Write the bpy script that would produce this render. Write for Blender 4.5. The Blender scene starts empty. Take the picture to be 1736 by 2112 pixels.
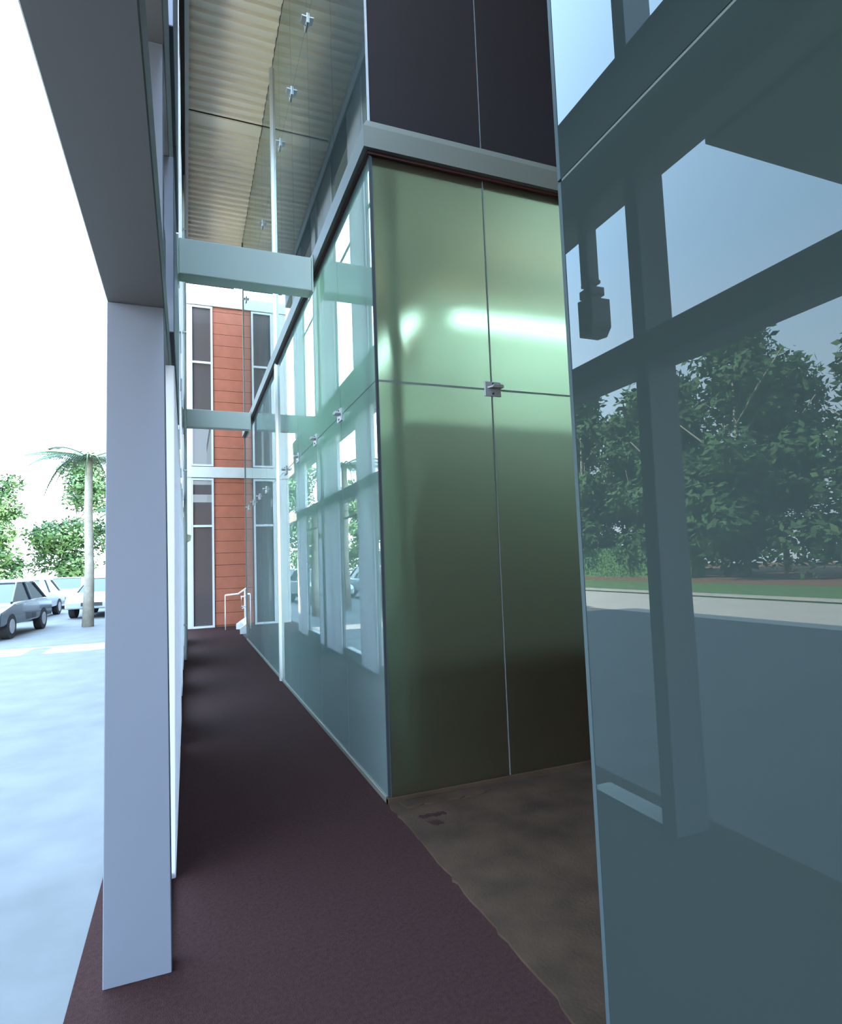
import bpy, bmesh, math, random
from mathutils import Vector, Matrix

random.seed(7)
S = bpy.context.scene
COL = S.collection
V3 = Vector

# ------------------------------------------------------------------ camera
F_PX, YAW, PITCH, ROLL, EYE = 1208.8, 0.369985, 0.0804865, -0.0357217, 1.6
cam_d = bpy.data.cameras.new('camera')
cam = bpy.data.objects.new('camera', cam_d)
COL.objects.link(cam)
fw = V3((math.sin(YAW) * math.cos(PITCH), math.cos(YAW) * math.cos(PITCH), math.sin(PITCH)))
rt = V3((math.cos(YAW), -math.sin(YAW), 0))
up = rt.cross(fw)
r2 = math.cos(ROLL) * rt + math.sin(ROLL) * up
u2 = -math.sin(ROLL) * rt + math.cos(ROLL) * up
M = Matrix((r2, u2, -fw)).transposed().to_4x4()
M.translation = V3((0, 0, EYE))
cam.matrix_world = M
cam_d.sensor_fit = 'VERTICAL'
cam_d.sensor_height = 36
cam_d.sensor_width = 36
cam_d.lens = F_PX * 36 / 2112
cam_d.shift_x = 16 / 2112
cam_d.shift_y = 5 / 2112
cam_d.clip_start = 0.02
S.camera = cam

# ------------------------------------------------------------------ sky, sun, exposure
w = bpy.data.worlds.new('sky')
S.world = w
w.use_nodes = True
nt = w.node_tree
bg = nt.nodes['Background']
tc = nt.nodes.new('ShaderNodeTexCoord')
sx = nt.nodes.new('ShaderNodeSeparateXYZ')
rp = nt.nodes.new('ShaderNodeValToRGB')
nt.links.new(tc.outputs['Generated'], sx.inputs[0])
nt.links.new(sx.outputs['Z'], rp.inputs[0])
rp.color_ramp.elements[0].position = 0.0
rp.color_ramp.elements[0].color = (0.80, 0.92, 1.0, 1)
rp.color_ramp.elements[1].position = 0.45
rp.color_ramp.elements[1].color = (0.46, 0.70, 1.0, 1)
nt.links.new(rp.outputs[0], bg.inputs[0])
bg.inputs[1].default_value = 12.0

sun_d = bpy.data.lights.new('sun', 'SUN')
sun_d.energy = 50.0
sun_d.angle = 0.01
sun_d.color = (1.0, 0.93, 0.82)
sun = bpy.data.objects.new('sun', sun_d)
COL.objects.link(sun)
sun.rotation_euler = V3((-1.0, -0.18, -1.02)).to_track_quat('-Z', 'Y').to_euler()

vs = S.view_settings
vs.view_transform = 'Standard'
vs.look = 'None'
vs.gamma = 1
vs.use_curve_mapping = False
vs.exposure = 0.0
S.cycles.use_denoising = True
S.cycles.max_bounces = 12
S.cycles.transmission_bounces = 8
S.cycles.glossy_bounces = 5
S.cycles.sample_clamp_indirect = 8
S.cycles.caustics_reflective = False
S.cycles.caustics_refractive = False


# ------------------------------------------------------------------ materials
def mat(name, col, rough=0.6, metal=0.0, noise=None, bump=None, spec=0.5, coat=0.0):
    m = bpy.data.materials.new(name)
    m.use_nodes = True
    n = m.node_tree
    b = n.nodes['Principled BSDF']
    b.inputs['Base Color'].default_value = (*col, 1)
    b.inputs['Roughness'].default_value = rough
    b.inputs['Metallic'].default_value = metal
    b.inputs['Specular IOR Level'].default_value = spec
    b.inputs['Coat Weight'].default_value = coat
    if noise:
        scale, amt = noise[:2]
        t = n.nodes.new('ShaderNodeTexCoord')
        x = n.nodes.new('ShaderNodeTexNoise')
        x.inputs['Scale'].default_value = scale
        x.inputs['Detail'].default_value = 6
        n.links.new(t.outputs['Object'], x.inputs['Vector'])
        r = n.nodes.new('ShaderNodeValToRGB')
        r.color_ramp.elements[0].position = 0.3
        r.color_ramp.elements[1].position = 0.7
        r.color_ramp.elements[0].color = (*[c * (1 - amt) for c in col], 1)
        r.color_ramp.elements[1].color = (*[min(1, c * (1 + amt)) for c in col], 1)
        n.links.new(x.outputs['Fac'], r.inputs[0])
        n.links.new(r.outputs[0], b.inputs['Base Color'])
    if bump:
        t2 = n.nodes.new('ShaderNodeTexCoord')
        x2 = n.nodes.new('ShaderNodeTexNoise')
        x2.inputs['Scale'].default_value = bump[0]
        x2.inputs['Detail'].default_value = 4
        n.links.new(t2.outputs['Object'], x2.inputs['Vector'])
        bp = n.nodes.new('ShaderNodeBump')
        bp.inputs['Strength'].default_value = bump[1]
        bp.inputs['Distance'].default_value = 0.01
        n.links.new(x2.outputs['Fac'], bp.inputs['Height'])
        n.links.new(bp.outputs[0], b.inputs['Normal'])
    return m


def frosted(name, tint, haze, rough, ior_f, w_trans, w_diff):
    """acid-etched glass: clear polished face, soft body"""
    m = bpy.data.materials.new(name)
    m.use_nodes = True
    n = m.node_tree
    n.nodes.clear()
    out = n.nodes.new('ShaderNodeOutputMaterial')
    rf = n.nodes.new('ShaderNodeBsdfRefraction')
    rf.inputs['Color'].default_value = (*tint, 1)
    rf.inputs['Roughness'].default_value = rough
    rf.inputs['IOR'].default_value = 1.45
    tl = n.nodes.new('ShaderNodeBsdfTranslucent')
    tl.inputs['Color'].default_value = (*tint, 1)
    df = n.nodes.new('ShaderNodeBsdfDiffuse')
    df.inputs['Color'].default_value = (*haze, 1)
    m1 = n.nodes.new('ShaderNodeMixShader')
    m1.inputs[0].default_value = w_trans
    n.links.new(rf.outputs[0], m1.inputs[1])
    n.links.new(tl.outputs[0], m1.inputs[2])
    m2 = n.nodes.new('ShaderNodeMixShader')
    m2.inputs[0].default_value = w_diff
    n.links.new(m1.outputs[0], m2.inputs[1])
    n.links.new(df.outputs[0], m2.inputs[2])
    gl = n.nodes.new('ShaderNodeBsdfGlossy')
    gl.inputs['Roughness'].default_value = 0.0
    gl.inputs['Color'].default_value = (0.93, 1.0, 0.98, 1)
    fr = n.nodes.new('ShaderNodeFresnel')
    fr.inputs['IOR'].default_value = ior_f
    m3 = n.nodes.new('ShaderNodeMixShader')
    ge = n.nodes.new('ShaderNodeNewGeometry')
    mm = n.nodes.new('ShaderNodeMath')
    mm.operation = 'SUBTRACT'
    mm.use_clamp = True
    n.links.new(fr.outputs[0], mm.inputs[0])
    n.links.new(ge.outputs['Backfacing'], mm.inputs[1])
    n.links.new(mm.outputs[0], m3.inputs[0])
    n.links.new(m2.outputs[0], m3.inputs[1])
    n.links.new(gl.outputs[0], m3.inputs[2])
    n.links.new(m3.outputs[0], out.inputs[0])
    return m


def scrim(name, col, fac):
    """pale panel: lets part of the daylight behind it through"""
    m = bpy.data.materials.new(name)
    m.use_nodes = True
    n = m.node_tree
    n.nodes.clear()
    out = n.nodes.new('ShaderNodeOutputMaterial')
    df = n.nodes.new('ShaderNodeBsdfDiffuse')
    df.inputs['Color'].default_value = (*col, 1)
    tl = n.nodes.new('ShaderNodeBsdfTranslucent')
    tl.inputs['Color'].default_value = (*col, 1)
    m1 = n.nodes.new('ShaderNodeMixShader')
    m1.inputs[0].default_value = fac
    n.links.new(df.outputs[0], m1.inputs[1])
    n.links.new(tl.outputs[0], m1.inputs[2])
    n.links.new(m1.outputs[0], out.inputs[0])
    return m


def spandrel(name, col, ior):
    m = bpy.data.materials.new(name)
    m.use_nodes = True
    n = m.node_tree
    n.nodes.clear()
    out = n.nodes.new('ShaderNodeOutputMaterial')
    df = n.nodes.new('ShaderNodeBsdfDiffuse')
    df.inputs['Color'].default_value = (*col, 1)
    gl = n.nodes.new('ShaderNodeBsdfGlossy')
    gl.inputs['Roughness'].default_value = 0.0
    gl.inputs['Color'].default_value = (0.92, 1.0, 1.0, 1)
    fr = n.nodes.new('ShaderNodeFresnel')
    fr.inputs['IOR'].default_value = ior
    m3 = n.nodes.new('ShaderNodeMixShader')
    ge = n.nodes.new('ShaderNodeNewGeometry')
    mm = n.nodes.new('ShaderNodeMath')
    mm.operation = 'SUBTRACT'
    mm.use_clamp = True
    n.links.new(fr.outputs[0], mm.inputs[0])
    n.links.new(ge.outputs['Backfacing'], mm.inputs[1])
    n.links.new(mm.outputs[0], m3.inputs[0])
    n.links.new(df.outputs[0], m3.inputs[1])
    n.links.new(gl.outputs[0], m3.inputs[2])
    n.links.new(m3.outputs[0], out.inputs[0])
    return m


def clearglass(name, tint):
    m = bpy.data.materials.new(name)
    m.use_nodes = True
    n = m.node_tree
    n.nodes.clear()
    out = n.nodes.new('ShaderNodeOutputMaterial')
    tr = n.nodes.new('ShaderNodeBsdfTransparent')
    tr.inputs['Color'].default_value = (*tint, 1)
    gl = n.nodes.new('ShaderNodeBsdfGlossy')
    gl.inputs['Roughness'].default_value = 0.0
    fr = n.nodes.new('ShaderNodeFresnel')
    fr.inputs['IOR'].default_value = 1.12
    m3 = n.nodes.new('ShaderNodeMixShader')
    ge = n.nodes.new('ShaderNodeNewGeometry')
    mm = n.nodes.new('ShaderNodeMath')
    mm.operation = 'SUBTRACT'
    mm.use_clamp = True
    n.links.new(fr.outputs[0], mm.inputs[0])
    n.links.new(ge.outputs['Backfacing'], mm.inputs[1])
    n.links.new(mm.outputs[0], m3.inputs[0])
    n.links.new(tr.outputs[0], m3.inputs[1])
    n.links.new(gl.outputs[0], m3.inputs[2])
    n.links.new(m3.outputs[0], out.inputs[0])
    return m


def emit(name, col, s):
    m = bpy.data.materials.new(name)
    m.use_nodes = True
    n = m.node_tree
    n.nodes.clear()
    out = n.nodes.new('ShaderNodeOutputMaterial')
    e = n.nodes.new('ShaderNodeEmission')
    e.inputs[0].default_value = (*col, 1)
    e.inputs[1].default_value = s
    n.links.new(e.outputs[0], out.inputs[0])
    return m


MT = dict(
    carpet=mat('maroon_asphalt', (0.038, 0.0165, 0.015), 0.95, noise=(60, 0.25), bump=(220, 0.5), spec=0.1),
    concrete=mat('brown_concrete', (0.052, 0.030, 0.018), 0.9, noise=(3.5, 0.35), bump=(60, 0.3), spec=0.2),
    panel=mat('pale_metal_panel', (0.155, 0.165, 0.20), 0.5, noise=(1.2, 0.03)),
    scrim=scrim('translucent_pale_panel', (0.80, 0.79, 0.81), 0.42),  # translucency added so daylight from behind brightens the screen panels
    beam=mat('grey_green_beam_paint', (0.52, 0.58, 0.51), 0.55),
    darkbeam=mat('dark_grey_beam_paint', (0.17, 0.155, 0.15), 0.6),
    steel=mat('brushed_steel', (0.45, 0.45, 0.45), 0.4, metal=0.6),
    rail=mat('grey_rail_paint', (0.13, 0.13, 0.105), 0.5),
    gap=mat('dark_red_gasket', (0.06, 0.016, 0.012), 0.7),
    gasket=mat('black_gasket', (0.02, 0.02, 0.022), 0.6),
    silicone=mat('grey_silicone', (0.15, 0.165, 0.16), 0.7, spec=0.1),
    white=mat('white_paint', (0.78, 0.79, 0.80), 0.5),
    band=mat('off_white_concrete', (0.46, 0.46, 0.42), 0.7, noise=(4, 0.06)),
    orange=mat('orange_plank', (0.31, 0.092, 0.048), 0.75, noise=(5, 0.10)),
    frame=mat('light_window_frame', (0.46, 0.47, 0.47), 0.45),
    darkpane=spandrel('dark_window_glass', (0.075, 0.062, 0.060), 1.5),
    corr=mat('cream_corrugated_metal', (0.88, 0.74, 0.57), 0.55),
    roof=mat('roof_grey', (0.22, 0.21, 0.20), 0.9),
    interior=mat('interior_white', (0.68, 0.76, 0.70), 0.8),
    core=mat('olive_core_cladding', (0.14, 0.055, 0.022), 0.8),
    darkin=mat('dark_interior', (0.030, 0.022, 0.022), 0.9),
    tube=emit('fluorescent_tube', (0.66, 1.0, 0.98), 185.0),
    blackm=mat('black_metal', (0.03, 0.03, 0.03), 0.5),
    cream=mat('cream_plastic', (0.75, 0.72, 0.50), 0.5),
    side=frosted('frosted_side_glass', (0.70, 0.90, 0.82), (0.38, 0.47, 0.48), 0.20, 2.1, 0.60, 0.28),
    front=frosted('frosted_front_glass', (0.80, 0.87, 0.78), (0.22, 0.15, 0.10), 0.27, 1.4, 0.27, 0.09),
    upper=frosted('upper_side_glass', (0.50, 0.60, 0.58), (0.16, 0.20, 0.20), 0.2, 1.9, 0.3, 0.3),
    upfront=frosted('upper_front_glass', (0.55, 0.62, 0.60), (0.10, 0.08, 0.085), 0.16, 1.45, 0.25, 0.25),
    near=spandrel('blue_tinted_glass', (0.028, 0.038, 0.036), 1.44),
    edge=mat('pale_glass_edge', (0.05, 0.07, 0.075), 0.5, spec=0.2),
    clear=clearglass('clear_window_glass', (0.93, 0.97, 0.96)),
    ground=mat('parking_asphalt', (0.13, 0.13, 0.13), 0.9, noise=(2, 0.15)),
    road=mat('pale_concrete_road', (0.52, 0.48, 0.42), 0.9, noise=(1, 0.06)),
    grass=mat('lawn', (0.10, 0.19, 0.05), 0.9, noise=(3, 0.3)),
    mulch=mat('brown_mulch', (0.22, 0.11, 0.06), 0.95, noise=(5, 0.3)),
    leaf=mat('leaf_green', (0.055, 0.12, 0.035), 0.7, noise=(0.7, 0.4)),
    hedge=mat('hedge_green', (0.12, 0.26, 0.09), 0.75, noise=(3, 0.3)),
    bark=mat('pale_bark', (0.36, 0.32, 0.26), 0.9, noise=(6, 0.2)),
    palm=mat('palm_green', (0.06, 0.11, 0.035), 0.6),
    silver=mat('silver_car_paint', (0.52, 0.56, 0.60), 0.25, metal=0.4, coat=0.6),
    navy=mat('dark_car_paint', (0.025, 0.035, 0.045), 0.25, coat=0.6),
    carglass=spandrel('car_window_glass', (0.02, 0.025, 0.03), 1.6),
    tyre=mat('tyre_rubber', (0.02, 0.02, 0.02), 0.9),
    lampw=mat('car_lamp', (0.8, 0.8, 0.78), 0.2),
)


# ------------------------------------------------------------------ helpers
def bx(bm, x0, x1, y0, y1, z0, z1):
    vs_ = [bm.verts.new(p) for p in ((x0, y0, z0), (x1, y0, z0), (x1, y1, z0), (x0, y1, z0),
                                     (x0, y0, z1), (x1, y0, z1), (x1, y1, z1), (x0, y1, z1))]
    for f in ((0, 3, 2, 1), (4, 5, 6, 7), (0, 1, 5, 4), (1, 2, 6, 5), (2, 3, 7, 6), (3, 0, 4, 7)):
        bm.faces.new([vs_[i] for i in f])


def bevel(bm, w_, seg=1):
    if w_:
        bmesh.ops.bevel(bm, geom=list(bm.edges), offset=w_, segments=seg, affect='EDGES', profile=0.5)


def tube(bm, pts, r, n=8):
    """round bar through points, mitred"""
    pts = [V3(p) for p in pts]
    rings = []
    for i, p in enumerate(pts):
        a = (pts[i] - pts[i - 1]).normalized() if i else (pts[1] - pts[0]).normalized()
        b = (pts[i + 1] - pts[i]).normalized() if i < len(pts) - 1 else a
        t = (a + b).normalized()
        rr = r if not isinstance(r, (list, tuple)) else r[i]
        k = 1 / max(0.4, t.dot(a))
        s = V3((0, 0, 1)) if abs(t.z) < 0.9 else V3((0, 1, 0))
        e1 = t.cross(s).normalized()
        e2 = t.cross(e1).normalized()
        rings.append([bm.verts.new(p + (e1 * math.cos(q) + e2 * math.sin(q)) * rr * (k if k < 1.3 else 1.3))
                      for q in [2 * math.pi * j / n for j in range(n)]])
    for A, B in zip(rings, rings[1:]):
        for j in range(n):
            bm.faces.new((A[j], A[(j + 1) % n], B[(j + 1) % n], B[j]))
    bm.faces.new(rings[0][::-1])
    bm.faces.new(rings[-1])


def prism(bm, prof, axis, a, b):
    """extrude a closed 2-D outline along axis ('x': prof=(y,z); 'y': prof=(x,z); 'z': prof=(x,y))"""
    def P(u, v, t):
        return (t, u, v) if axis == 'x' else (u, t, v) if axis == 'y' else (u, v, t)
    A = [bm.verts.new(P(u, v, a)) for u, v in prof]
    B = [bm.verts.new(P(u, v, b)) for u, v in prof]
    n = len(prof)
    for i in range(n):
        bm.faces.new((A[i], A[(i + 1) % n], B[(i + 1) % n], B[i]))
    bm.faces.new(A[::-1])
    bm.faces.new(B)
    bmesh.ops.recalc_face_normals(bm, faces=bm.faces)


def obj(name, bm, m, parent=None, smooth=False):
    me = bpy.data.meshes.new(name)
    bmesh.ops.recalc_face_normals(bm, faces=bm.faces)
    if smooth:
        for f in bm.faces:
            f.smooth = True
    bm.to_mesh(me)
    bm.free()
    me.materials.append(MT[m] if isinstance(m, str) else m)
    o = bpy.data.objects.new(name, me)
    COL.objects.link(o)
    if parent:
        o.parent = parent
        o.matrix_parent_inverse = Matrix.Translation(-parent.location) if parent.rotation_euler.z == 0 else parent.matrix_basis.inverted()
    return o


def box(name, x0, x1, y0, y1, z0, z1, m, parent=None, bev=0.0):
    bm = bmesh.new()
    bx(bm, x0, x1, y0, y1, z0, z1)
    bevel(bm, bev)
    return obj(name, bm, m, parent)


def empty(name, loc=(0, 0, 0)):
    o = bpy.data.objects.new(name, None)
    o.empty_display_size = 0.1
    o.location = loc
    COL.objects.link(o)
    return o


def tag(o, label=None, cat=None, group=None, kind=None):
    for k, v in (('label', label), ('category', cat), ('group', group), ('kind', kind)):
        if v:
            o[k] = v
    return o


def struct(o, label=None, cat=None):
    return tag(o, label, cat, None, 'structure')


def copy_tree(o, parent=None):
    c = o.copy()
    COL.objects.link(c)
    if parent:
        c.parent = parent
        c.matrix_parent_inverse = o.matrix_parent_inverse.copy()
    for ch in list(o.children):
        copy_tree(ch, c)
    return c


# ================================================================== SETTING
XG = 1.245            # plane of the side glass
YF = 3.837            # plane of the front glass in the recess
ZS = 2.88             # height of the glass joint
ZR0, ZR1 = 4.57, 4.80 # rail
ZTOP = 9.2            # soffit
YE = 13.66            # far end of the side glass
YN = 1.655            # edge of the near glass

fl = box('floor', -0.42, XG, -7, 17.2, -0.2, 0.0, 'carpet')
struct(fl, 'dark maroon asphalt walkway running between the glass and the screen', 'floor')

# recess slab, ragged along the walkway
bm = bmesh.new()
edge = []
yy = YN
random.seed(3)
while yy < YF:
    edge.append((XG - 0.02 + random.uniform(0, 0.022), yy))
    yy += random.uniform(0.03, 0.09)
edge.append((XG, YF))
prism(bm, [(5.2, YN)] + edge + [(5.2, YF)], 'z', -0.12, 0.012)
sl = obj('floor_recess', bm, 'concrete')
struct(sl, 'brown stained concrete slab in the recess before the green glass', 'floor')
for k, (a, b, c, d, h) in enumerate(((1.30, 1.88, 3.70, 3.80, 0.022), (1.34, 1.50, 3.52, 3.56, 0.016), (1.36, 1.43, 3.40, 3.46, 0.016))):
    bm = bmesh.new()
    random.seed(20 + k)
    n = 14
    top = [(a + (b - a) * i / n, d + random.uniform(-0.01, 0.01)) for i in range(n + 1)]
    bot = [(a + (b - a) * i / n + 0.02, c + random.uniform(-0.012, 0.012)) for i in range(n + 1)][::-1]
    prism(bm, top + bot, 'z', 0.0, h)
    obj('mortar_patch', bm, 'concrete' if k == 0 else 'carpet', sl)

gd = box('ground', -60, 40, -40, 90, -0.4, -0.205, 'ground')
struct(gd, 'grey asphalt parking ground beyond the screen', 'ground')
rd = box('road', -14.6, -9.3, -40, 90, -0.205, -0.02, 'road')
struct(rd, 'pale sunlit concrete road beyond the screen', 'road')
gd2 = box('ground_parking', -9.3, -0.42, -40, 90, -0.205, -0.02, 'ground')
struct(gd2, 'shaded asphalt parking area beside the screen', 'ground')
lw = box('lawn', -21.5, -14.6, -40, 90, -0.205, 0.03, 'grass')
struct(lw, 'strip of lawn between the pale road and the mulch bed', 'lawn')
mu = box('ground_mulch', -60, -21.5, -40, 90, -0.205, 0.05, 'mulch')
struct(mu, 'brown mulch bed under the hedge and trees', 'ground')
box('kerb', -14.75, -14.6, -40, 90, 0.0, 0.12, 'band', rd)

# ---- ceiling: corrugated sheets + roof
ce = box('ceiling', -0.42, 9.0, 5.2, 15.9, 9.32, 9.75, 'roof')
struct(ce, 'roof slab over the walkway', 'ceiling')


def corr(y0, y1, x0, x1, pitch=0.18):
    bm = bmesh.new()
    prof = []
    y = y0
    while y < y1 - 1e-6:
        for f, z in ((0.0, 0.0), (0.30, 0.0), (0.42, 0.045), (0.88, 0.045), (1.0, 0.0)):
            yy_ = min(y1, y + f * pitch)
            if not prof or yy_ > prof[-1][0] + 1e-6:
                prof.append((yy_, ZTOP + z))
        y += pitch
    A = [bm.verts.new((x0, p[0], p[1])) for p in prof]
    B = [bm.verts.new((x1, p[0], p[1])) for p in prof]
    for i in range(len(prof) - 1):
        bm.faces.new((A[i], B[i], B[i + 1], A[i + 1]))
    r = bmesh.ops.extrude_face_region(bm, geom=list(bm.faces))
    for v in r['geom']:
        if isinstance(v, bmesh.types.BMVert):
            v.co.z += 0.012
    return bm


for a, b in ((5.2, 9.80), (9.98, 15.86)):
    obj('corrugated_sheet', corr(a, b, 0.05, XG - 0.004), 'corr', ce)
box('cover_strip', 0.05, XG - 0.004, 9.78, 10.0, 9.17, 9.20, 'corr', ce, 0.004)
box('edge_channel', 0.0, 0.06, 5.2, 15.88, 9.12, 9.3, 'white', ce)
box('edge_channel', 0.0, XG - 0.03, 15.86, 15.92, 9.10, 9.34, 'rail', ce)
box('roof_panel', XG, 9.0, -6.0, 5.2, 9.32, 9.75, 'roof', ce)

# ================================================================== SIDE GLASS
wr = empty('wall_right', (XG, YF, 0))
struct(wr, 'tall frosted glass wall along the right of the walkway', 'wall')
T = 0.016
joints = [YF + 0.012, 4.86, 5.89, 6.92, 7.87, 8.55, 9.92, 10.92, 11.95, 12.95, YE]
for i in range(len(joints) - 1):
    y0, y1 = joints[i] + 0.004, joints[i + 1] - 0.004
    box('glass_pane', XG, XG + T, y0, y1, 0.04, ZS - 0.005, 'side', wr)
    box('glass_pane', XG, XG + T, y0, y1, ZS + 0.005, ZR0 + 0.05, 'side', wr)
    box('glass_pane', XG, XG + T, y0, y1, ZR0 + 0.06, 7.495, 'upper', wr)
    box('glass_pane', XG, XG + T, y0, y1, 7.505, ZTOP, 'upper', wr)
for y in joints[1:-1]:
    box('vertical_joint', XG + 0.002, XG + 0.012, y - 0.0042, y + 0.0042, 0.04, ZTOP, 'silicone', wr)
for z in (ZS, 7.5):
    box('horizontal_joint', XG + 0.002, XG + 0.012, YF + 0.02, YE, z - 0.0052, z + 0.0052, 'silicone', wr)
box('base_channel', XG - 0.012, XG + 0.03, YF - 0.012, YE, 0.0, 0.04, 'rail', wr, 0.003)
box('end_post', XG - 0.015, XG + 0.12, YE, YE + 0.05, 0.0, ZTOP, 'rail', wr, 0.003)
box('corner_gasket', XG - 0.004, XG + 0.010, YF - 0.006, YF + 0.012, 0.0, ZR0, 'gasket', wr)
box('corner_gasket', XG - 0.002, XG + 0.012, YF - 0.006, YF + 0.012, ZR1, ZTOP, 'steel', wr)
# bright vertical cover on the outside of the glass
bm = bmesh.new()
prism(bm, [(XG, 8.49), (XG - 0.034, 8.51), (XG - 0.034, 8.59), (XG, 8.61)], 'z', 0.0, ZTOP)
tag(obj('mullion_cover', bm, 'steel', wr), 'bright metal cover strip')

# ================================================================== FRONT GLASS (recess)
wb = empty('wall_back', (XG, YF, 0))
struct(wb, 'frosted green glass wall at the back of the recess, lit from inside', 'wall')
XS = 2.165
for x0, x1 in ((XG + 0.018, XS - 0.005), (XS + 0.005, 3.09 - 0.005), (3.09 + 0.005, 4.0), (4.01, 5.2)):
    box('glass_pane', x0, x1, YF, YF + T, 0.045, ZS - 0.006, 'front', wb)
    box('glass_pane', x0, x1, YF, YF + T, ZS + 0.006, ZR0 + 0.05, 'front', wb)
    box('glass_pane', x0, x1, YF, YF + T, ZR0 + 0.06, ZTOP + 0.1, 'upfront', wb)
for x in (XS, 3.09, 4.005):
    box('vertical_joint', x - 0.0052, x + 0.0052, YF + 0.002, YF + 0.012, 0.045, ZTOP, 'silicone', wb)
box('horizontal_joint', XG + 0.02, 5.2, YF + 0.002, YF + 0.012, ZS - 0.0062, ZS + 0.0062, 'silicone', wb)
box('base_channel', XG - 0.012, 5.2, YF - 0.014, YF + 0.03, 0.0, 0.045, 'concrete', wb, 0.003)
box('corner_strip', XG + 0.010, XG + 0.018, YF - 0.003, YF + 0.014, 0.0, ZR0, 'edge', wb)

# ---- rail round the corner, one thing, mitred
rl = empty('trim_rail', (XG, YF, ZR0))
tag(rl, 'grey metal rail wrapping the corner between lower and upper glass', 'rail', kind='thing')


def rail_bm(prof, side):
    """sweep an (out, z) profile along one leg, mitred on the outer corner"""
    bm = bmesh.new()
    rings = []
    for end in (0, 1):
        ring = []
        for o_, z in prof:
            if side:
                p = (XG - o_, YF - o_ if end == 0 else YE, z)
            else:
                p = (XG - o_ if end == 0 else 5.2, YF - o_, z)
            ring.append(bm.verts.new(p))
        rings.append(ring)
    n = len(prof)
    for i in range(n):
        bm.faces.new((rings[0][i], rings[0][(i + 1) % n], rings[1][(i + 1) % n], rings[1][i]))
    bm.faces.new(rings[0][::-1])
    bm.faces.new(rings[1])
    return bm


RP = [(0.0, ZR0), (0.055, ZR0), (0.055, ZR1 - 0.07), (0.02, ZR1), (0.0, ZR1)]
obj('rail_leg', rail_bm(RP, True), 'rail', rl)
obj('rail_leg', rail_bm(RP, False), 'rail', rl)
GP = [(0.0, ZR0 - 0.022), (0.02, ZR0 - 0.022), (0.02, ZR0), (0.0, ZR0)]
for s in (True, False):
    tag(obj('gasket_strip', rail_bm(GP, s), 'gap', rl), 'dark red gasket under the rail')

# ---- clamps
def clamp(face, a, z, label, scale=1.0):
    """face 'front': a = x ; face 'side': a = y"""
    t = empty('glass_clamp', (a, YF, z) if face == 'front' else (XG, a, z))
    tag(t, label, 'clamp', 'steel clamps holding the glass corners')
    if face == 'side':
        t.rotation_euler.z = math.radians(-90)
    hw, hh = 0.068, 0.056

    def add(name, bm, m, par):
        me = bpy.data.meshes.new(name)
        bmesh.ops.recalc_face_normals(bm, faces=bm.faces)
        bm.to_mesh(me)
        bm.free()
        me.materials.append(MT[m])
        o = bpy.data.objects.new(name, me)
        COL.objects.link(o)
        o.parent = par
        return o
    bm = bmesh.new()
    bx(bm, -hw, hw, -0.016, -0.001, -hh, hh)
    bevel(bm, 0.002)
    p = add('plate', bm, 'steel', t)
    bm = bmesh.new()
    prism(bm, [(-hw + 0.02, -0.012), (hw, -0.012), (hw + 0.002, -0.062), (-hw + 0.045, -0.062)], 'z', 0.004, 0.016)
    add('fin', bm, 'steel', t)
    bm = bmesh.new()
    bx(bm, -hw + 0.05, hw - 0.005, -0.066, -0.050, 0.016, 0.024)
    add('locking_bar', bm, 'steel', t)
    for zz in (0.040, -0.036):
        bm = bmesh.new()
        tube(bm, [(0, -0.014, zz), (0, -0.021, zz)], 0.008, 10)
        add('bolt', bm, 'blackm', p)
    return t


clamp('front', XS, ZS, 'steel clamp on the green front glass where four panes meet')
ORD = ['first', 'second', 'third', 'fourth', 'fifth', 'sixth', 'seventh', 'eighth']
for k, y in enumerate((4.86, 5.89, 6.92, 7.87, 9.92, 10.92, 11.95, 12.95)):
    clamp('side', y, ZS, '%s steel clamp from the glass corner along the lower side-glass joint' % ORD[k])
for k, y in enumerate((5.89, 6.92, 7.87, 9.92, 10.92, 12.95)):
    clamp('side', y, 7.5, '%s steel clamp from the glass corner along the upper joint under the corrugated ceiling' % ORD[k])

# ================================================================== INTERIOR behind the front glass
wi = empty('wall_interior', (XG, YF, 0))
struct(wi, 'pale room behind the frosted glass', 'wall')
box('back_panel', 1.30, 5.2, 7.6, 7.7, 0, 4.5, 'interior', wi)
box('side_panel', 5.2, 5.3, YF, 7.7, 0, ZTOP, 'interior', wi)
box('ceiling_panel', 1.275, 5.2, YF + 0.03, 7.6, 4.48, 4.60, 'core', wi)
box('glow_reflector', 2.35, 5.15, 5.55, 5.60, 2.80, 4.48, 'interior', wi)  # added pale reflector behind the long tube to shape its glow
box('floor_panel', 1.275, 5.2, YF + 0.03, YE, -0.12, 0.0, 'core', wi)
box('rear_panel', 3.0, 3.1, 7.7, YE, 0, ZTOP, 'interior', wi)
box('ceiling_panel', 1.275, 3.0, 7.7, YE, 4.48, 4.60, 'interior', wi)
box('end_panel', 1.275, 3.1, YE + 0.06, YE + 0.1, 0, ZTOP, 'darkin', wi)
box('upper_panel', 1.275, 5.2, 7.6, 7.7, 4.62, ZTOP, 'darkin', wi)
ic = box('wall_core', 1.78, 5.15, 4.62, 7.5, 0.0, 2.80, 'core')
struct(ic, 'dark olive block behind the lower half of the green front glass', 'partition')
box('daylight_lining', 1.765, 1.78, 4.62, 7.5, 0.0, 2.80, 'interior', ic)  # added pale face, stands in for the daylit strip at the corner
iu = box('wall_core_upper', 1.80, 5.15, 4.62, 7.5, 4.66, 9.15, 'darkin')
struct(iu, 'dark brown block behind the upper glass above the rail', 'partition')
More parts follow.
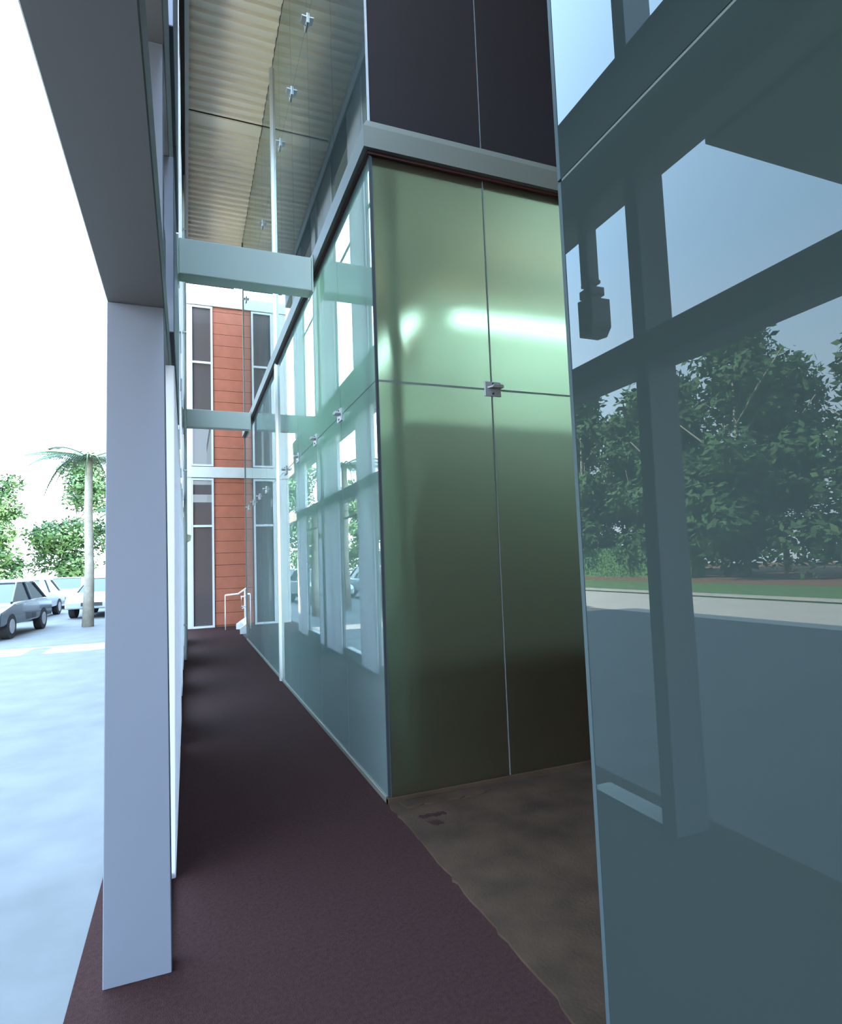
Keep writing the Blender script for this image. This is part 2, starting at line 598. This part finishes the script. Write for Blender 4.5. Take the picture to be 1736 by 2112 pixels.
for z0, z1, lab in ((0.0, 4.48, 'slim steel post seen blurred behind the lower green glass corner'),
                    (4.60, ZTOP, 'slim steel post seen blurred behind the dark upper glass corner')):
    bm = bmesh.new()
    tube(bm, [(1.52, 4.17, z0 + 0.012), (1.52, 4.17, z1)], 0.048, 20)
    r = empty('steel_post', (1.52, 4.17, z0))
    tag(r, lab, 'post')
    obj('shaft', bm, 'white', r, True)
    box('base_plate', 1.45, 1.59, 4.10, 4.24, z0, z0 + 0.012, 'steel', r)


def linear_lamp(x0, y0, x1, y1, z, label):
    t = empty('tube_lamp', ((x0 + x1) / 2, (y0 + y1) / 2, z))
    tag(t, label, 'lamp', 'fluorescent lamps behind the green glass')
    bm = bmesh.new()
    tube(bm, [(x0, y0, z), (x1, y1, z)], 0.022, 12)
    obj('tube', bm, 'tube', t, True)
    along_x = abs(x1 - x0) > abs(y1 - y0)
    if along_x:
        box('housing', x0 - 0.03, x1 + 0.03, y0 - 0.035, y0 + 0.035, z + 0.04, z + 0.10, 'white', t, 0.004)
        for x in (x0 - 0.02, x1 + 0.02):
            box('end_cap', x - 0.015, x + 0.015, y0 - 0.03, y0 + 0.03, z - 0.03, z + 0.045, 'white', t, 0.004)
        for x in (x0 + 0.3, x1 - 0.3):
            box('hanger', x - 0.004, x + 0.004, y0 - 0.004, y0 + 0.004, z + 0.10, 4.48, 'steel', t)
    else:
        box('housing', x0 - 0.035, x0 + 0.035, y0 - 0.03, y1 + 0.03, z + 0.04, z + 0.10, 'white', t, 0.004)
        for y in (y0 - 0.02, y1 + 0.02):
            box('end_cap', x0 - 0.03, x0 + 0.03, y - 0.015, y + 0.015, z - 0.03, z + 0.045, 'white', t, 0.004)
        for y in (y0 + 0.3, y1 - 0.3):
            box('hanger', x0 - 0.004, x0 + 0.004, y - 0.004, y + 0.004, z + 0.10, 4.48, 'steel', t)


linear_lamp(2.46, 5.10, 4.9, 5.10, 4.0, 'long horizontal fluorescent tube glowing through the green front glass')
linear_lamp(2.12, 5.15, 2.12, 7.2, 4.0, 'slanting fluorescent tube glowing near the corner of the green glass')

# ================================================================== NEAR GLASS on the right
wn = empty('wall_near', (XG, YN, 0))
struct(wn, 'near blue glass wall at the right reflecting the screen and street', 'wall')
for z0, z1 in ((0.04, 2.925), (2.937, 6.0), (6.012, ZTOP)):
    box('glass_pane', XG, XG + 0.02, -2.2, YN - 0.012, z0, z1, 'near', wn)
    box('glass_pane', XG, XG + 0.02, -6.0, -2.212, z0, z1, 'near', wn)
    tag(box('glass_edge', XG - 0.002, XG + 0.02, YN - 0.012, YN + 0.006, z0, z1, 'edge', wn), 'pale polished edge of the glass')
for z in (2.931, 6.006):
    box('horizontal_joint', XG + 0.003, XG + 0.018, -6, YN - 0.012, z - 0.0062, z + 0.0062, 'silicone', wn)
box('base_channel', XG - 0.012, XG + 0.03, -6.0, YN, 0.0, 0.04, 'rail', wn, 0.003)
wt = empty('wall_return', (XG, YN, 0))
struct(wt, 'dark return wall behind the near glass edge', 'wall')
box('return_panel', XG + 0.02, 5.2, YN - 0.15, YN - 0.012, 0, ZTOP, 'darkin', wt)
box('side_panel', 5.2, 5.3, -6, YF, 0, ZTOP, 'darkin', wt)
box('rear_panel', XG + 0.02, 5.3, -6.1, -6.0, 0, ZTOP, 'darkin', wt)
box('outer_panel', 9.0, 9.2, -6, 17.3, -0.2, 9.75, 'roof', wt)

wx = empty('sky_blocker', (2, -9, 0))
struct(wx, 'unseen brown block added behind the viewpoint to cut sky light on the column', 'wall')
box('block', -3.5, 14, -16, -9, -0.2, 6, 'core', wx)  # added out of view to hold the sky off the near column
# ================================================================== LEFT SCREEN
XF, XB, XT = -0.06, -0.31, -0.12
wl = empty('wall_left', (XF, 5, 0))
struct(wl, 'screen of pale vertical panels with tall openings left of the walkway', 'wall')
# the near fin is its own thing
fin = empty('column', (-0.22, 2.69, 0))
tag(fin, 'wide pale lavender column at the left edge, nearest to us', 'column', kind='thing')


def fin_part(name, z0, z1):
    bm = bmesh.new()
    # slightly battered: the inner edge leans as in the picture
    def xe(z):
        return -0.062 - 0.0095 * z
    p = [(XB, 2.68), (0, 2.68), (0, 2.785), (XB, 2.785)]
    rings = []
    for z in (z0, z1):
        rings.append([bm.verts.new((XB if i in (0, 3) else xe(min(z, 3.0)), p[i][1], z)) for i in range(4)])
    for i in range(4):
        bm.faces.new((rings[0][i], rings[0][(i + 1) % 4], rings[1][(i + 1) % 4], rings[1][i]))
    bm.faces.new(rings[0][::-1])
    bm.faces.new(rings[1])
    bevel(bm, 0.003)
    return obj(name, bm, 'panel', fin)


fin_part('shaft', 0.0, 2.74)
fin_part('upper_shaft', 2.93, 3.97)
box('head', XB, -0.09, 2.68, 2.785, 4.78, ZTOP, 'panel', fin, 0.003)

piers = [(3.45, 4.50), (4.506, 5.72), (5.90, 6.90), (8.20, 8.26), (8.266, 9.05), (10.30, 10.94), (10.946, 11.53),
         (11.60, 12.13), (13.45, 13.9), (13.906, 14.6), (-1.0, -0.3), (-3.0, -2.2), (-5.6, -4.6)]
zs = ((0.0, 2.74), (2.93, 3.97), (4.78, ZTOP))
for a, b in piers:
    for z0, z1 in zs:
        box('pier_panel', XT, XF, a, b, z0, z1, 'panel' if z0 > 2 and a < 5.0 else 'scrim', wl, 0.004)  # upper near piers take the darker opaque panel, standing in for shadow
# thin base upstand in the openings
for a, b in ((5.72, 5.90), (6.90, 8.20), (9.05, 10.30), (12.13, 13.45), (2.785, 3.45)):
    box('base_upstand', -0.24, -0.08, a, b, 0, 0.13 if a > 5 else 0.03, 'band', wl)

for nm, z0, z1, x1, m, lab in (('beam', 2.74, 2.93, -0.085, 'darkbeam', 'long grey beam running along the screen at door height'),
                               ('beam', 3.97, 4.78, -0.085, 'darkbeam', 'deep grey beam running along the screen above the door-height beam'),
                               ('beam', 8.75, 9.30, -0.085, 'rail', 'top beam of the screen under the roof edge')):
    o = box(nm, XB, x1, -6, 15.9, z0, z1, m, None, 0.004)
    tag(o, lab, 'beam', kind='thing')
cs = box('canopy_slab', -3.2, -0.37, -0.6, 2.41, 3.99, 4.3, 'darkbeam', None, 0.01)
tag(cs, 'dark canopy slab outside the screen above the left column', 'canopy', kind='thing')

# windows in the screen
wn_i = 0
for a, b, z0, z1, trs in ((6.90, 8.20, 0.13, 2.74, (2.40,)), (9.05, 10.30, 0.13, 2.74, (2.40,)), (12.13, 13.45, 0.13, 2.74, (2.40,)),
                          (6.90, 8.20, 4.78, 8.75, (7.0,)), (9.05, 10.30, 4.78, 8.75, (7.0,)), (12.13, 13.45, 4.78, 8.75, (7.0,))):
    wn_i += 1
    we = empty('window_%d' % wn_i, (-0.15, (a + b) / 2, z0))
    struct(we)
    bm = bmesh.new()
    t_ = 0.022
    for y0, y1, q0, q1 in ((a, a + t_, z0, z1), (b - t_, b, z0, z1), (a + t_, b - t_, z0, z0 + t_), (a + t_, b - t_, z1 - t_, z1)):
        bx(bm, -0.13, -0.09, y0, y1, q0, q1)
    obj('frame', bm, 'darkbeam', we)
    zz = [z0 + t_] + list(trs) + [z1 - t_]
    for z in trs:
        box('transom', -0.125, -0.095, a + t_, b - t_, z - 0.014, z + 0.014, 'darkbeam', we)
    for q0, q1 in zip(zz, zz[1:]):
        box('pane', -0.113, -0.107, a + t_, b - t_, q0 + 0.014, q1 - 0.014, 'clear', we)

# floodlight clamped to the screen, seen mirrored in the near glass
fd = empty('floodlight', (-0.2, 3.28, 3.5))
tag(fd, 'small box floodlight on the screen mirrored in the blue glass', 'floodlight')
bm = bmesh.new()
prism(bm, [(3.165, 3.37), (3.165, 3.17), (3.215, 3.115), (3.315, 3.13), (3.315, 3.39)], 'x', -0.26, -0.1)
bevel(bm, 0.004)
obj('lamp_body', bm, 'darkbeam', fd)
box('ballast', -0.24, -0.12, 3.19, 3.315, 3.405, 3.465, 'darkbeam', fd, 0.004)
box('bracket', -0.22, -0.14, 3.20, 3.318, 3.495, 3.52, 'darkbeam', fd, 0.003)
box('conduit', -0.24, -0.14, 3.235, 3.318, 3.52, 3.97, 'darkbeam', fd, 0.006)
box('stem', -0.185, -0.175, 3.225, 3.235, 3.39, 3.50, 'blackm', fd)

# slender downpipe with a wall lamp at the far end of the screen
dp = empty('downpipe', (0.0, 11.4, 0))
tag(dp, 'thin pale green downpipe at the far end of the screen', 'pipe')
bm = bmesh.new()
tube(bm, [(-0.02, 11.4, 0), (-0.02, 11.4, 9.1)], 0.028, 10)
obj('pipe', bm, 'beam', dp, True)
for z in (0.6, 3.4, 6.0, 8.0):
    box('pipe_clip', -0.062, 0.012, 11.36, 11.44, z, z + 0.03, 'steel', dp)
wlp = empty('wall_lamp', (0.03, 11.5, 2.17))
tag(wlp, 'small cream wall lamp on the far downpipe', 'lamp')
box('back_plate', 0.006, 0.014, 11.33, 11.46, 2.09, 2.25, 'cream', wlp)
bm = bmesh.new()
prism(bm, [(0.014, 2.10), (0.065, 2.13), (0.075, 2.22), (0.014, 2.24)], 'y', 11.34, 11.45)
obj('lamp_shade', bm, 'cream', wlp)

# ---- beams across the walkway
for y, z0, z1, lab in ((5.70, 4.335, 4.68, 'pale green cross beam nearest the glass corner, over the walkway'),
                       (11.86, 4.32, 4.66, 'farther pale green cross beam before the orange facade')):
    b = empty('cross_beam', (0.6, y, z0))
    tag(b, lab, 'beam', 'cross beams over the walkway', 'thing')
    bm = bmesh.new()
    # square hollow section with an open lower lip
    prism(bm, [(y - 0.09, z0), (y + 0.09, z0), (y + 0.09, z1), (y - 0.09, z1)], 'x', -0.058, XG - 0.068)
    bevel(bm, 0.008, 2)
    obj('box_section', bm, 'beam', b)
    box('end_plate', XG - 0.068, XG - 0.056, y - 0.11, y + 0.11, z0 - 0.02, z1 + 0.02, 'beam', b)
    box('end_plate', -0.085, -0.060, y - 0.11, y + 0.11, z0 - 0.02, z1 + 0.02, 'beam', b)

# ================================================================== FAR FACADE
YW = 17.2
wf = empty('wall_far', (1, YW, 0))
struct(wf, 'far facade of orange planks with dark window strips', 'wall')
box('backing', -0.30, 9.0, YW + 0.10, 40, -0.2, 9.43, 'roof', wf)
box('floor_band', -0.30, 9.0, YW - 0.06, YW + 0.10, 4.14, 4.44, 'band', wf, 0.006)
box('top_band', -0.30, 9.0, YW - 0.06, YW + 0.10, 9.10, 9.43, 'band', wf, 0.006)
for a, b in ((-0.30, 0.13),):
    for z0, z1 in ((0, 4.14), (4.44, 9.10)):
        box('pilaster', a, b, YW - 0.03, YW + 0.1, z0, z1, 'band', wf)
hp = 0.33
for x0, x1 in ((0.715, 1.64), (1.645, 2.6)):
    z = 0.05
    while z < 9.08:
        for q0, q1 in ((z, min(z + hp, 9.10)),):
            if q0 < 4.14 < q1:
                q1 = 4.14
            if q0 < 4.44 < q1:
                q0 = 4.44
            if q1 - q0 > 0.03 and not (q0 >= 4.13 and q1 <= 4.45):
                dy = random.uniform(-0.003, 0.003)
                box('plank', x0, x1, YW - 0.012 + dy, YW + 0.1, q0 + 0.005, q1 - 0.005, 'orange', wf)
        z += hp
box('corner_board', 2.62, 3.2, YW - 0.02, YW + 0.1, 0, 9.1, 'band', wf)
box('plinth', 0.715, 3.2, YW - 0.004, YW + 0.1, 0, 0.05, 'core', wf)
for x in (0.70, 2.6):
    box('parapet_post', x - 0.015, x + 0.015, YW, YW + 0.03, 9.43, 10.3, 'steel', wf)
for z0, z1, trs in ((0.0, 4.12, (2.79,)), (4.46, 9.08, (7.43,))):
    wn_i += 1
    we = empty('window_%d' % wn_i, (0.42, YW, z0))
    struct(we)
    t_ = 0.055
    a, b = 0.135, 0.71
    bm = bmesh.new()
    for x0, x1, q0, q1 in ((a, a + 0.03, z0, z1), (b - t_, b, z0, z1), (a + 0.03, b - t_, z0, z0 + t_), (a + 0.03, b - t_, z1 - t_, z1)):
        bx(bm, x0, x1, YW - 0.05, YW + 0.05, q0, q1)
    obj('frame', bm, 'frame', we)
    zz = [z0 + t_] + list(trs) + [z1 - t_]
    for z in trs:
        box('transom', a + 0.03, b - t_, YW - 0.04, YW + 0.03, z - 0.03, z + 0.03, 'frame', we)
    for q0, q1 in zip(zz, zz[1:]):
        box('pane', a + 0.03, b - t_, YW + 0.0, YW + 0.012, q0, q1, 'darkpane', we)

# ---- white steel stair with handrails at the foot of the facade
st = empty('staircase', (1.3, 15.8, 0))
tag(st, 'white steel stair with handrails at the foot of the orange facade', 'staircase')
for y in (15.0, 16.2):
    bm = bmesh.new()
    prism(bm, [(1.20, 0.0), (1.42, 0.0), (3.4, 1.30), (3.4, 1.62), (1.20, 0.14)], 'y', y - 0.03, y + 0.03)
    obj('stringer', bm, 'white', st)
for k in range(7):
    x = 1.34 + 0.28 * k
    box('tread', x, x + 0.29, 15.03, 16.17, 0.16 + 0.18 * k, 0.195 + 0.18 * k, 'white', st)


def railing(y, x0, off):
    hr = bmesh.new()
    tube(hr, [(x0, y, 0.90), (x0 + 0.33, y, 0.92), (x0 + 2.4, y, 2.30)], 0.022, 8)
    obj('handrail', hr, 'white', st, True)
    for x, zb, zt, r in ((x0, 0.0, 0.90, 0.013), (x0 + 0.5 + off, 0.30, 1.04, 0.024), (x0 + 1.6, 0.80, 1.78, 0.024)):
        p_ = bmesh.new()
        tube(p_, [(x, y, zb), (x, y, zt)], r, 8)
        obj('post', p_, 'white', st, True)
    p_ = bmesh.new()
    tube(p_, [(x0 + 0.42, y, 0.52), (x0 + 2.4, y, 1.85)], 0.012, 6)
    obj('lower_rail', p_, 'white', st, True)


railing(16.2, 0.93, 0.0)
hr = bmesh.new()
tube(hr, [(1.60, 15.0, 0.66), (1.24, 15.0, 0.66), (1.24, 15.0, 0.90), (1.36, 15.0, 0.90), (3.4, 15.0, 2.24)], 0.018, 8)
obj('handrail', hr, 'white', st, True)
p_ = bmesh.new()
tube(p_, [(1.38, 15.0, 0.12), (1.38, 15.0, 1.22)], 0.03, 8)
obj('post', p_, 'white', st, True)

# ================================================================== OUTDOORS beyond the screen
def leaf_cloud(bm, c, r, n, size, rng):
    for _ in range(n):
        d = V3((rng.gauss(0, 1), rng.gauss(0, 1), rng.gauss(0, 1))).normalized()
        q = V3(c) + V3((d.x * r[0], d.y * r[1], d.z * r[2])) * (rng.random() ** 0.4)
        a = V3((rng.gauss(0, 1), rng.gauss(0, 1), rng.gauss(0, 0.6))).normalized()
        b = a.cross(d).normalized()
        s = size * rng.uniform(0.6, 1.3)
        vs_ = [bm.verts.new(q + a * s), bm.verts.new(q + b * s * 0.45), bm.verts.new(q - a * s), bm.verts.new(q - b * s * 0.45)]
        bm.faces.new(vs_)


def tree(seed, h, wd):
    rng = random.Random(seed)
    t = empty('tree', (0, 0, 0))
    bm = bmesh.new()
    tube(bm, [(0, 0, 0), (0.08, 0.05, h * 0.2), (-0.05, 0.1, h * 0.42), (0.1, 0, h * 0.7)], [0.2, 0.16, 0.13, 0.05], 8)
    for k in range(5):
        a = k * 1.3
        z = h * (0.3 + 0.06 * k)
        tube(bm, [(0, 0.05, z), (math.cos(a) * wd * 0.3, math.sin(a) * wd * 0.3, z + h * 0.12), (math.cos(a) * wd * 0.6, math.sin(a) * wd * 0.6, z + h * 0.22)], [0.08, 0.06, 0.03], 6)
    obj('trunk', bm, 'bark', t, True)
    bm = bmesh.new()
    for k in range(40):
        a = rng.uniform(0, 6.28)
        rr = wd * rng.uniform(0.1, 0.8)
        z = h * rng.uniform(0.08, 0.92)
        rr *= 1.15 - 0.6 * z / h
        leaf_cloud(bm, (math.cos(a) * rr, math.sin(a) * rr, z), (wd * 0.36, wd * 0.36, h * 0.09), 300, 0.27, rng)
    tag(obj('foliage', bm, 'leaf', t), None, None, None, 'stuff')
    return t


tm = [tree(11, 14.5, 4.6), tree(12, 16.0, 5.2), tree(13, 13.0, 4.6)]
spots = [(-28.0, 47, 0), (-27.5, 39, 1), (-28.8, 31, 0), (-27.0, 24.2, 1), (-29.0, 17, 2), (-28.0, 9, 0), (-29.5, 1.5, 1), (-28, 56, 1), (-29, 66, 0), (-20.0, 74, 2), (-12, 78, 1), (-6, 80, 2),
         (-29.2, 35.2, 2), (-34, 37, 1), (-34, 27, 0), (-34, 13, 1), (-33, 50, 1)]
names = ['tall bushy tree beyond the road, %s along the hedge line counting away from us' % s for s in
         ('seventh', 'sixth', 'fifth', 'fourth', 'third', 'second', 'first', 'eighth', 'ninth')] + \
        ['low tree closing the parking lot beyond the cars, beside the road', 'tall tree closing the parking lot beyond the cars', 'low tree closing the parking lot next to the far building'] + \
        ['tree standing in the second row behind the hedge, %s counting away from us' % s for s in ('fourth', 'third', 'second', 'first', 'fifth')]
used = set()
for (x, y, k), nm in zip(spots, names):
    t = tm[k] if k not in used else copy_tree(tm[k])
    used.add(k)
    t.location = (x, y, 0.05)
    for ch in t.children:
        ch.matrix_parent_inverse = Matrix()
    t.rotation_euler.z = 0.7 * len(used) + x
    tag(t, nm, 'tree', 'trees beyond the road')

# hedge
rng = random.Random(5)
hd = empty('hedge', (-25.6, 33, 0))
tag(hd, 'clipped green hedge on the mulch bed beyond the lawn', 'hedge')
bm = bmesh.new()
bx(bm, -26.3, -25.1, 26.5, 44, 0.05, 1.95)
obj('hedge_body', bm, 'hedge', hd)
bm = bmesh.new()
for _ in range(7000):
    y = rng.uniform(26.4, 44.1)
    if rng.random() < 0.6:
        p = V3((-25.08 + rng.uniform(-0.06, 0.06), y, rng.uniform(0.1, 2.02)))
    else:
        p = V3((rng.uniform(-26.3, -25.05), y, 1.97 + rng.uniform(-0.06, 0.08)))
    a = V3((rng.gauss(0, 1), rng.gauss(0, 1), rng.gauss(0, 1))).normalized()
    b = a.orthogonal().normalized()
    s = 0.09
    bm.faces.new([bm.verts.new(p + a * s), bm.verts.new(p + b * s * 0.5), bm.verts.new(p - a * s), bm.verts.new(p - b * s * 0.5)])
tag(obj('leaves', bm, 'hedge', hd), None, None, None, 'stuff')


# palms
def frond(length, droop):
    bm = bmesh.new()
    pts = []
    n = 9
    for i in range(n):
        t = i / (n - 1)
        pts.append(V3((length * t * (1 - 0.25 * droop * t), 0, length * (0.35 * t - droop * t * t))))
    tube(bm, pts, [0.03 * (1 - 0.8 * i / n) for i in range(n)], 5)
    for i in range(1, 4 * (n - 1)):
        t = i / (4 * (n - 1))
        j = min(n - 2, int(t * (n - 1)))
        f = t * (n - 1) - j
        p = pts[j].lerp(pts[j + 1], f)
        L = length * 0.34 * math.sin(math.pi * min(1, t * 0.85 + 0.15)) + 0.05
        for s in (-1, 1):
            d = V3((0.55, s * 0.8, -0.35)).normalized()
            wv = V3((0.022, 0, 0.0))
            bm.faces.new([bm.verts.new(p - wv), bm.verts.new(p + wv), bm.verts.new(p + d * L + V3((0, 0, -0.12 * L)))])
    return bm


def palm(x, y, h, label, fr=1.0):
    t = empty('palm_tree', (0, 0, 0))
    tag(t, label, 'palm tree', 'palm trees in the parking area')
    bm = bmesh.new()
    tube(bm, [(0, 0, 0), (0.03, 0.02, h * 0.35), (-0.02, 0.03, h * 0.7), (0, 0, h)], [0.17, 0.13, 0.12, 0.10], 10)
    obj('trunk', bm, 'bark', t, True)
    first = None
    for k in range(13):
        if k % 4 == 0:
            f0 = obj('frond', frond(1.9 * fr, (0.75, 0.35, 0.95, 0.55)[(k // 4) % 4]), 'palm', t)
            f = f0
        else:
            f = f0.copy()
            COL.objects.link(f)
            f.parent = t
        f.matrix_parent_inverse = Matrix()
        f.location = (0, 0, h - 0.02)
        f.rotation_euler.z = k * 2.399
    t.location = (x, y, -0.02)
    return t


palm(-2.83, 20.5, 5.2, 'taller palm standing between the parked cars and the screen')
palm(-1.4, 18.9, 3.4, 'shorter palm with low fronds standing nearest the far building', 0.6)


# cars
def make_car(paint, label):
    t = empty('car', (0, 0, 0))
    tag(t, label, 'car', 'cars parked beyond the screen')
    L, W = 4.4, 1.78
    sec = [(0.0, 0.35), (0.0, 0.62), (0.12, 0.72), (0.95, 0.88), (1.15, 0.92), (3.75, 0.95), (4.3, 0.90), (4.4, 0.70), (4.4, 0.35)]
    bm = bmesh.new()
    prism(bm, sec, 'y', -W / 2, W / 2)
    bevel(bm, 0.06, 2)
    obj('body', bm, paint, t, False)
    bm = bmesh.new()
    lo = [(1.1, 0.90), (3.95, 0.93)]
    hi = [(1.95, 1.42), (3.35, 1.43)]
    A = []
    for (x, z), yy_ in ((lo[0], .80), (lo[1], .80), (hi[1], .62), (hi[0], .62)):
        A.append((bm.verts.new((x, -yy_, z)), bm.verts.new((x, yy_, z))))
    for i in range(4):
        a, b = A[i], A[(i + 1) % 4]
        bm.faces.new((a[0], b[0], b[1], a[1]))
    bm.faces.new([v[0] for v in A][::-1])
    bm.faces.new([v[1] for v in A])
    obj('cabin_glass', bm, 'carglass', t)
    bm = bmesh.new()
    bx(bm, 1.93, 3.38, -0.63, 0.63, 1.41, 1.46)
    bevel(bm, 0.02, 2)
    obj('roof', bm, paint, t)
    for s in (-1, 1):
        for p0, p1, r in (((1.08, s * 0.80, 0.92), (1.95, s * 0.63, 1.43), 0.035), ((3.97, s * 0.80, 0.94), (3.36, s * 0.63, 1.43), 0.045),
                          ((2.6, s * 0.81, 0.93), (2.6, s * 0.635, 1.43), 0.035)):
            bm = bmesh.new()
            tube(bm, [p0, p1], r, 6)
            obj('pillar', bm, paint, t)
    for x in (0.82, 3.5):
        for s in (-1, 1):
            bm = bmesh.new()
            tube(bm, [(x, s * 0.70, 0.32), (x, s * 0.90, 0.32)], 0.32, 20)
            wo = obj('wheel', bm, 'tyre', t)
            bm = bmesh.new()
            tube(bm, [(x, s * 0.89, 0.32), (x, s * 0.91, 0.32)], 0.19, 14)
            obj('hub', bm, 'steel', wo)
    for s in (-1, 1):
        bm = bmesh.new()
        bx(bm, -0.01, 0.12, s * 0.55 - 0.17, s * 0.55 + 0.17, 0.58, 0.70)
        obj('headlight', bm, 'lampw', t)
    bm = bmesh.new()
    bx(bm, -0.015, 0.03, -0.35, 0.35, 0.45, 0.58)
    obj('grille', bm, 'blackm', t)
    return t


c1 = make_car('silver', 'nearest silver car of the parked row seen beyond the screen')
c2 = make_car('navy', 'dark car parked in front of the silver cars beyond the screen')
lay = [(c1, -3.2, 24.0, 1.45), (None, -6.0, 24.3, 1.5), (None, -3.0, 31.0, 1.5), (None, -5.6, 31.4, 1.52), (None, -8.3, 31.0, 1.48)]
labs = [None, 'silver car parked beside the nearest silver car, toward the road', 'silver car in the rear row closest to the far building',
        'silver car in the middle of the rear row', 'silver car at the road end of the rear row']
for (c, x, y, a), lb in zip(lay, labs):
    if c is None:
        c = copy_tree(c1)
        c['label'] = lb
    c.location = (x, y, -0.02)
    c.rotation_euler.z = a
c2.location = (-5.2, 17.4, -0.02)
c2.rotation_euler.z = 1.5
